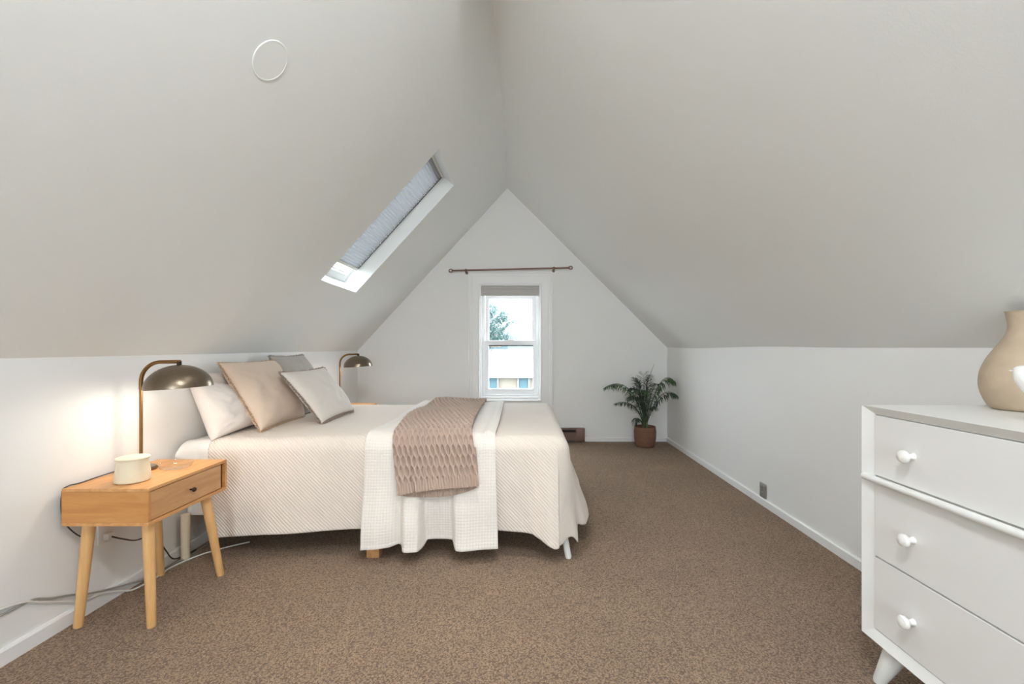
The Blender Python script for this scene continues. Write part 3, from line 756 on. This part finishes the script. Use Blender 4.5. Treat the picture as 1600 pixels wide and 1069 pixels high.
knit('knit_panel', yh, YFE+.33, lf, rg, .055, push, t, 300, 900, yh+.045, yh+.062, lo_shape=lambda t: -.035*(1-t)**3+.012*t**3)
lf2 = lambda b: np.interp(b, [2.05, 2.25, 2.49], [-.655, -.70, -.73]); rg2 = lambda b: np.interp(b, [2.05, 2.12, 2.25, 2.49], [-.32, -.262, -.25, -.28])
push2 = ([0, .2, .5, 1], [.10, .115, .11, .105])
o = knit('ribbed_hem', YE-.378, YE-.12, lf2, rg2, .042, push2, t, 260, 150, 9, 9.1, 0, lo_shape=lambda t: .010*(1-t)**3+.05*t**4)
o['label'] = 'ribbed underlayer hem showing below the throw'

# ------------------------------------------------------------------ pillows
def pillow(name, label, q, T, mat, pinch=.06, wr=.006, seed=1, group=None, ex=.42, fringe=None, fl=.017, sag=0.0):
    """q = corners BL, BR, TR, TL (seen from the foot)."""
    BL, BR, TR, TL = [np.array(p, float) for p in q]
    ctr = (BL+BR+TR+TL)/4
    nm = np.cross(BR-BL, TL-BL); nm /= np.linalg.norm(nm)
    if nm[0] < 0: nm = -nm
    n = 56
    u = np.linspace(-1, 1, n); uu = np.sign(u)*(1-(1-np.abs(u))**1.35)
    U, V = np.meshgrid(uu, uu, indexing='ij')
    def pos(U, V):
        px = U*(1-pinch*(1-V**2)); py = V*(1-pinch*(1-U**2))
        s, t_ = (px+1)/2, (py+1)/2
        return (BL[None, None]*((1-s)*(1-t_))[..., None]+BR[None, None]*(s*(1-t_))[..., None]+TR[None, None]*(s*t_)[..., None]+TL[None, None]*((1-s)*t_)[..., None])
    base = pos(U, V)
    prof = (np.maximum(1-np.abs(U)**2.4, 0)*np.maximum(1-np.abs(V)**2.4, 0))**ex
    edge = np.maximum(np.abs(U), np.abs(V))
    wrk = wr*(vnoise(U*4+seed, V*4, seed)+.6*vnoise(U*9, V*9+seed, seed+2)+1.0*np.sin((U-V)*7+2*vnoise(U*2, V*2, seed))*.5)
    h = T/2*prof*(1-.18*(V+.0)*1.0)+wrk*np.clip((1-edge)*6, 0, 1)
    hb = T/2*prof*.75
    F = base+nm*h[..., None]; F[..., 2] -= sag*prof
    B = base-nm*hb[..., None]
    verts = np.concatenate([F.reshape(-1, 3), B.reshape(-1, 3)])
    idx = np.arange(n*n).reshape(n, n); o = n*n
    faces = []
    for i in range(n-1):
        for j in range(n-1):
            faces.append((idx[i, j], idx[i+1, j], idx[i+1, j+1], idx[i, j+1])); faces.append((o+idx[i, j], o+idx[i, j+1], o+idx[i+1, j+1], o+idx[i+1, j]))
    me = bpy.data.meshes.new(name); me.from_pydata(verts.tolist(), [], [tuple(int(x) for x in f) for f in faces])
    W_, H_ = np.linalg.norm(BR-BL), np.linalg.norm(TL-BL)
    uvv = np.stack([U*W_/2, V*H_/2], -1).reshape(-1, 2); uvv = np.concatenate([uvv, uvv+5])
    l = me.uv_layers.new(name='UVMap'); vi = np.zeros(len(me.loops), dtype=np.int32); me.loops.foreach_get('vertex_index', vi); l.data.foreach_set('uv', uvv[vi].reshape(-1))
    bm = bmesh.new(); bm.from_mesh(me); bmesh.ops.remove_doubles(bm, verts=bm.verts, dist=.0004); bmesh.ops.recalc_face_normals(bm, faces=bm.faces); bm.to_mesh(me); bm.free()
    root = thing(name, label, 'pillow' if not fringe else 'cushion', (float(ctr[0]), float(ctr[1]), float(min(p[2] for p in (BL, BR, TR, TL)))), group)
    finish('cover', me, mat, root, True)
    if fringe:
        R = random.Random(seed); v = []; f = []
        per = []
        m = 150
        for side in range(4):
            for k in range(m):
                s = -1+2*k/m
                per.append({0: (s, -1), 1: (1, s), 2: (-s, 1), 3: (-1, -s)}[side])
        for (pu, pv) in per:
            for rep in range(3):
                pu2 = min(1, max(-1, pu+R.uniform(-.008, .008))) if abs(pv) == 1 else pu; pv2 = min(1, max(-1, pv+R.uniform(-.008, .008))) if abs(pu) == 1 else pv
                p = pos(np.array([[pu2]]), np.array([[pv2]]))[0, 0]
                outd = p-ctr; outd -= nm*outd.dot(nm)
                e = np.array([0., 0, 0])
                eu = (BR-BL)/W_; ev = (TL-BL)/H_
                if abs(pu) >= 1: e = e+eu*np.sign(pu)
                if abs(pv) >= 1: e = e+ev*np.sign(pv)
                e /= np.linalg.norm(e)
                tan = np.cross(nm, e)
                dirv = e+tan*R.gauss(0, .45)+nm*R.gauss(0, .35); dirv /= np.linalg.norm(dirv)
                L_ = fl*R.uniform(.6, 1.2); w = .0012
                i0 = len(v); st = p-e*.004+nm*R.uniform(-.004, .004)
                mid = st+dirv*L_*.55+nm*R.gauss(0, .002); tip = st+dirv*L_+tan*R.gauss(0, .004)+np.array([0, 0, -.002])
                for c_ in (st, mid, tip):
                    v += [c_-tan*w, c_+tan*w, c_+nm*w*1.4]
                for s_ in (0, 3):
                    for k in range(3): f.append((i0+s_+k, i0+s_+(k+1) % 3, i0+s_+3+(k+1) % 3, i0+s_+3+k))
        fo = from_pd('fringe', v, f, fringe, root); fo['kind'] = 'stuff'
    return root
ZB = ZT+.028
pillow('bed_pillow', 'plain white pillow standing against the wall behind the others', [(-1.825, 2.54, .66), (-1.85, 3.10, .66), (-1.890, 3.12, 1.01), (-1.852, 2.56, 1.0)], .07, M['pillow'], seed=3, wr=.004)
pillow('bed_pillow', 'slumped white pillow nearest the near nightstand', [(-1.735, 2.45, .632), (-1.70, 3.06, .665), (-1.82, 3.02, .86), (-1.862, 2.445, .975)], .20, M['pillow'], seed=5, wr=.006, ex=.34)
pillow('fringed_cushion', 'large square beige linen cushion with fringed edges', [(-1.575, 2.63, ZB-.005), (-1.575, 3.15, ZB+.0), (-1.80, 3.17, 1.055), (-1.825, 2.63, 1.055)], .20, M['linen'], pinch=.05, seed=8, fringe=M['fr_beige'], wr=.004)
pillow('fringed_cushion', 'grey linen cushion behind the beige and white ones', [(-1.62, 3.24, ZB), (-1.62, 3.74, ZB), (-1.87, 3.72, 1.085), (-1.872, 3.23, 1.085)], .15, M['greylinen'], pinch=.05, seed=11, fringe=M['fr_grey'], wr=.003)
pillow('fringed_cushion', 'small off-white cushion with taupe fringe in front of the other cushions', [(-1.325, 2.88, ZB-.002), (-1.30, 3.34, ZB+.015), (-1.53, 3.36, .995), (-1.595, 2.87, .985)], .15, M['offlinen'], pinch=.07, seed=15, fringe=M['fr_dark'], wr=.003, fl=.018)

# ------------------------------------------------------------------ dresser
DX, DXB, DY0, DY1, DZ0, DZ1 = 1.190, 1.700, .50, 1.560, .150, .947
t = thing('dresser', 'white three-drawer dresser with round knobs on tapered legs', 'dresser', ((DX+DXB)/2, (DY0+DY1)/2, 0))
box('carcass', (DX+.028, DXB, DY0+.004, DY1-.004, DZ0+.004, DZ1-.02), M['white'], t)
box('top_panel', (DX+.012, DXB, DY0, DY1, DZ1-.022, DZ1), M['white'], t, .002, 1)
# mitred front frame, its face sloping in to the drawers
bm = bmesh.new(); fw = .040
o_ = [(DY0, DZ0), (DY1, DZ0), (DY1, DZ1), (DY0, DZ1)]
i_ = [(DY0+fw, DZ0+.034), (DY1-fw, DZ0+.034), (DY1-fw, DZ1-.026), (DY0+fw, DZ1-.026)]
L1 = [bm.verts.new((DX, y, z)) for y, z in o_]; L2 = [bm.verts.new((DX+.016, y, z)) for y, z in i_]
L3 = [bm.verts.new((DX+.034, y, z)) for y, z in i_]; L4 = [bm.verts.new((DX+.034, y, z)) for y, z in o_]
for k in range(4):
    k2 = (k+1) % 4
    bm.faces.new((L1[k], L1[k2], L2[k2], L2[k])); bm.faces.new((L2[k], L2[k2], L3[k2], L3[k])); bm.faces.new((L1[k], L4[k], L4[k2], L1[k2])); bm.faces.new((L3[k], L3[k2], L4[k2], L4[k]))
from_bm('front_frame', bm, M['white'], t)
dy0, dy1 = DY0+fw+.002, DY1-fw-.002
for (z0, z1, kz) in ((.713, .918, .812), (.437, .690, .553), (.187, .432, .300)):
    d = box('drawer', (DX+.012, DX+.030, dy0, dy1, z0, z1), M['white'], t, .0015, 1)
    for ky in (1.366, DY0+(DY1-1.366)):
        lathe('knob', [(0, 0), (.0115, 0), (.0085, .006), (.0075, .016), (.0115, .021), (.0185, .026), (.0205, .032), (.0180, .039), (.0100, .0435), (0, .045)], (DX+.013, ky, kz), M['knob'], d, 28, Matrix.Rotation(-math.pi/2, 3, 'Y'))
tube('divider_rail', [(DX-.002, DY0+.01, .7015), (DX-.002, DY1-.012, .7015)], .0115, M['white'], t, 20)
for x, y, sx, sy in ((DX+.07, DY1-.085, -1, 1), (DX+.07, DY0+.085, -1, -1), (DXB-.07, DY1-.085, 1, 1), (DXB-.07, DY0+.085, 1, -1)):
    lg = tube('leg', [(x+sx*.046, y+sy*.040, 0), (x+sx*.045, y+sy*.039, .006), (x+sx*.012, y+sy*.01, .120), (x, y, DZ0+.01)], [.016, .0185, .034, .037], M['white'], t, 24)

# vase
vp = [(0, 0), (.070, 0), (.083, .006), (.096, .030), (.1065, .065), (.1085, .095), (.1035, .130), (.088, .170), (.068, .205), (.054, .228), (.0435, .250), (.0405, .268), (.0420, .290), (.0465, .317), (.0485, .3205), (.045, .3205), (.039, .300), (.037, .280), (.042, .25), (.055, .225), (0, .215)]
outer_p = smooth_path([(p[0], 0, p[1]) for p in vp[1:14]], 5)
vp = [vp[0]]+[(p.x, p.z) for p in outer_p]+vp[14:]
v = lathe('vase', vp, (1.616, 1.425, DZ1), M['vase'], None, 72, angle=60)
tag(v, 'sandy unglazed clay vase with wide belly on the white dresser', 'vase')
# bird figurine, facing the far wall
t = thing('bird_figurine', 'small glossy white bird figurine in front of the clay vase', 'figurine', (1.385, 1.155, DZ1))
bc = np.array([1.372, 1.145, DZ1+.090]); dirb = np.array([-.04, .9, .42]); dirb /= np.linalg.norm(dirb)
dirb = np.array([-.45, .78, .42]); dirb /= np.linalg.norm(dirb)
pts = []; rad = []
for s, r, up in ((-.085, .003, .018), (-.065, .010, .010), (-.045, .020, .002), (-.02, .031, -.002), (.005, .036, 0), (.028, .033, .004), (.045, .026, .010), (.056, .0225, .016), (.067, .0185, .019), (.076, .011, .019), (.081, .005, .017)):
    pts.append(tuple(bc+dirb*s+np.array([0, 0, up]))); rad.append(r*1.25)
o = tube('body', pts, rad, M['bird'], t, 24); m_ = o.modifiers.new('s', 'SUBSURF'); m_.levels = 1; m_.render_levels = 1
hp = bc+dirb*.080+np.array([0, 0, .017])
tube('beak', [tuple(hp-dirb*.004), tuple(hp+np.array([-.004, .007, -.001]))], [.0045, .0008], M['bird'], t, 10)
for sx in (-.012, .012):
    tube('leg', [tuple(bc+np.array([sx, 0, -.03])), (bc[0]+sx, bc[1], DZ1+.006)], .004, M['bird'], t, 8)
lathe('stand', [(0, 0), (.026, 0), (.026, .005), (.020, .008), (0, .008)], (bc[0], bc[1], DZ1), M['bird'], t, 28)

# ------------------------------------------------------------------ palm in basket
pc = (1.395, 5.125, 0)
t = thing('potted_palm', 'small green palm in a woven brown basket in the far right corner', 'plant', pc)
prof = [(0, .003), (.085, .003)]
for k in range(60):
    z = .006+.222*k/59; r = np.interp(z, [0, .03, .10, .18, .23], [.094, .108, .121, .124, .117]); r += .0035*abs(math.sin(math.pi*k/5.0))
    prof.append((float(r), z))
prof += [(.120, .236), (.112, .236), (.110, .20), (0, .20)]
bk = lathe('basket', prof, pc, M['basket'], t, 64, angle=80)
lathe('soil', [(0, .205), (.109, .203)], pc, M['soil'], bk, 32)
def frond(tip, ctrl, n, ll, droop, mat, w=.008, start=.25, base=None):
    p0 = np.array(base or (pc[0], pc[1], .20)); p2 = np.array(tip, float); p1 = np.array(ctrl, float)
    B = lambda s: p0*(1-s)**2+2*p1*s*(1-s)+p2*s*s
    bm = bmesh.new(); ss = np.linspace(0, 1, 16)
    add_tube(bm, [B(s) for s in ss], [.0055*(1-s)+.0012 for s in ss], 6)
    for k in range(n):
        s = start+(1-start)*(k+.5)/n
        p = B(s); d = B(min(1, s+.02))-B(s-.02); d /= np.linalg.norm(d)
        side = np.cross(d, [0, 0, 1]); nn = np.linalg.norm(side); side = side/nn if nn > .1 else np.array([1., 0, 0])
        ln = ll*1.2*(.45+.55*math.sin(math.pi*min(1, (s-start)/(1-start)*.85+.18)))
        for sg in (-1, 1):
            dd_ = side*sg*.6+d*.55+np.array([0, 0, .10-droop*.7])+rng.normal(0, .09, 3); dd_ /= np.linalg.norm(dd_)
            q1 = p+dd_*ln*.5; q2 = q1+(dd_+np.array([0, 0, -droop*1.8]))*ln*.5/np.linalg.norm(dd_+np.array([0, 0, -droop*1.8]))
            wv = np.cross(dd_, [0, 0, 1]); wv = wv/(np.linalg.norm(wv)+1e-6)*w; up = np.array([0, 0, w*.5])
            vs = [bm.verts.new(x) for x in (p, q1-wv+up, q1, q1+wv+up, q2)]
            bm.faces.new((vs[0], vs[1], vs[2])); bm.faces.new((vs[0], vs[2], vs[3])); bm.faces.new((vs[1], vs[4], vs[2])); bm.faces.new((vs[2], vs[4], vs[3]))
    me = bpy.data.meshes.new('frond'); bm.to_mesh(me); bm.free()
    return finish('frond', me, mat, t)
def pp(px, py, dy=0.0):
    y = 5.12+dy; return ((px-820)*y/690, y, 1.15-(py-543)*y/690)
FR = [(pp(946, 605, -.05), pp(990, 580, -.03), 26, .15, .55), (pp(961, 631, -.12), pp(995, 618, -.06), 20, .10, .5),
      (pp(1054, 596, -.08), pp(1030, 568, -.03), 26, .15, .75), (pp(1058, 618, -.14), pp(1030, 594, -.06), 22, .12, .8),
      (pp(1006, 583, .05), pp(1006, 620, .02), 26, .14, .15), (pp(992, 592, .08), pp(1003, 610, .02), 24, .14, .25),
      (pp(1015, 588, -.10), pp(1006, 610, -.02), 24, .13, .3), (pp(985, 608, .12), pp(1001, 600, .08), 22, .13, .4),
      (pp(1030, 600, .12), pp(1016, 598, .06), 22, .12, .4), (pp(1000, 612, -.26), pp(1003, 595, -.12), 22, .12, .5),
      (pp(991, 664, -.12), pp(994, 640, -.06), 14, .08, .6), (pp(1022, 640, -.18), pp(1016, 625, -.08), 16, .09, .5),
      (pp(1012, 606, .0), pp(1008, 640, .0), 22, .10, .3), (pp(980, 625, -.2), pp(1000, 600, -.1), 20, .11, .5)]
for k, (tip, ct, n, ll, dr) in enumerate(FR): frond(tip, ct, n, ll, dr, M['leaf'] if k in (0, 2, 4, 9) else M['leafd'])
tube('spear_leaf', [(pc[0]+.01, pc[1], .2), pp(1010, 600), pp(1022.5, 569)], [.005, .0045, .001], M['leafd'], t, 8)
for k in range(5):
    an = k*1.3; tube('stem', [(pc[0]+.03*math.cos(an), pc[1]+.03*math.sin(an), .2), (pc[0]+.012*math.cos(an), pc[1]+.012*math.sin(an), .36)], [.010, .007], M['stem'], t, 8)

# ------------------------------------------------------------------ outdoors beyond the window
bm = bmesh.new(); add_box(bm, -60, 60, 7, 120, -5.2, -5.0)
tag(from_bm('ground', bm, M['lawn']), kind='structure')
h = thing('neighbour_house', 'low house with pale shingled roof seen through the lower sash', 'house', (-1, 32, -5))
Xp = lambda px: (px-820)/23.0
box('wall', (-9, 7, 30, 38, -5, -.55), M['housewall'], h)
bm = bmesh.new()
for k in range(16):
    s0, s1 = k/16, (k+1)/16
    ya_, za_ = 29.4+4.6*s0, -.78+1.78*s0; yb__, zb__ = 29.4+4.6*s1, -.78+1.78*s1
    vs = [bm.verts.new(p) for p in ((-9.5, ya_, za_), (7.5, ya_, za_), (7.5, ya_, za_+.06), (-9.5, ya_, za_+.06), (7.5, yb__, zb__+.01), (-9.5, yb__, zb__+.01))]
    bm.faces.new((vs[0], vs[1], vs[2], vs[3])); bm.faces.new((vs[3], vs[2], vs[4], vs[5])); bm.faces.new((vs[0], vs[5], vs[4], vs[1]))
rf = from_bm('roof', bm, M['roof'], h)
box('back_roof', (-9.5, 7.5, 33.9, 38.5, -.8, .98), M['roof'], h)
box('gutter', (-9.5, 7.5, 29.3, 29.45, -.88, -.74), M['siding'], h, .02)
for x0_, x1_ in ((Xp(765), Xp(777)), (Xp(811), Xp(825)), (Xp(722), Xp(745)), (Xp(840), Xp(862))):
    f_ = box('window', (x0_-.09, x1_+.09, 29.93, 30.0, -1.75, -.80), M['siding'], h); box('pane', (x0_, x1_, 29.90, 29.95, -1.66, -.86), M['darkglass'], f_)
for px in (778, 809.5, 826.5): box('porch_post', (Xp(px)-.05, Xp(px)+.05, 29.82, 29.9, -5, -.80), M['siding'], h)
h = thing('tall_house', 'tall white sided house behind the tree and the low roof', 'house', (-1, 44, -5))
box('wall', (-14, 8, 40, 50, -5, 9), M['siding'], h)
bm = bmesh.new()
for k in range(34):
    z = 1.35+.22*k
    vs = [bm.verts.new(p) for p in ((-14, 39.93, z), (8, 39.93, z), (8, 39.985, z+.22), (-14, 39.985, z+.22), (8, 40.0, z), (-14, 40.0, z))]
    bm.faces.new((vs[0], vs[1], vs[2], vs[3])); bm.faces.new((vs[0], vs[5], vs[4], vs[1]))
o = from_bm('siding_boards', bm, M['siding'], h); o['kind'] = 'stuff'
box('lower_roof', (-14, 8, 38.5, 40, -.6, 1.30), M['bluegrey'], h)
# tree
tr = thing('tree', 'leafy blue-green tree seen through the upper sash', 'tree', (-2.6, 26, -5))
tk = tube('trunk', [(-2.7, 26, -5), (-2.65, 26, -2), (-2.5, 26, .5), (-2.3, 26, 2.2)], [.22, .18, .13, .05], M['bark'], tr, 12)
R = random.Random(4)
v = []; f = []
cl_ = [(-.62, 1.55, .25), (-.38, 1.5, .14), (-.9, 1.95, .2), (-1.15, 2.8, .2), (-1.95, 3.35, .42), (-1.75, 3.0, .45), (-1.25, 3.05, .30), (-1.45, 2.75, .28), (-1.75, 2.45, .40), (-2.0, 2.2, .45), (-1.3, 2.25, .22), (-.95, 2.55, .14), (-1.05, 2.45, .12), (-.72, 2.65, .10), (-1.7, 1.9, .38), (-1.35, 1.8, .28), (-1.45, 2.05, .2), (-2.1, 1.6, .5), (-1.2, 1.62, .32), (-.85, 1.75, .24), (-.6, 1.6, .2), (-.95, 1.45, .28), (-1.6, 1.5, .4), (-2.6, 2.9, .8), (-2.9, 2.0, .9), (-2.6, 1.3, .8), (-3.2, 1.2, .7), (-2.5, 3.7, .5)]
for cx, cz, r in cl_:
    b0_ = (-2.45, 26, 1.2); 
    bm_ = None
    tube('branch', [b0_, ((cx-2.45)/2, 26, (cz+1.2)/2-.15), (cx, 26, cz)], [.05, .03, .012], M['bark'], tk, 6)
    for _ in range(int(330*(r/.4)**1.7)):
        d = Vector((R.gauss(0, 1), R.gauss(0, 1), R.gauss(0, 1))).normalized()*r*R.uniform(.2, 1)**.6
        c_ = Vector((cx, 26, cz))+d; u = Vector((R.gauss(0, 1), R.gauss(0, 1), R.gauss(0, 1))).normalized(); w_ = u.orthogonal().normalized()
        s = R.uniform(.035, .07); i0 = len(v); v += [c_-u*s, c_+w_*s*.5, c_+u*s, c_-w_*s*.5]; f.append((i0, i0+1, i0+2, i0+3))
fo = from_pd('foliage', v, f, M['treeleaf'], tr); fo['kind'] = 'stuff'
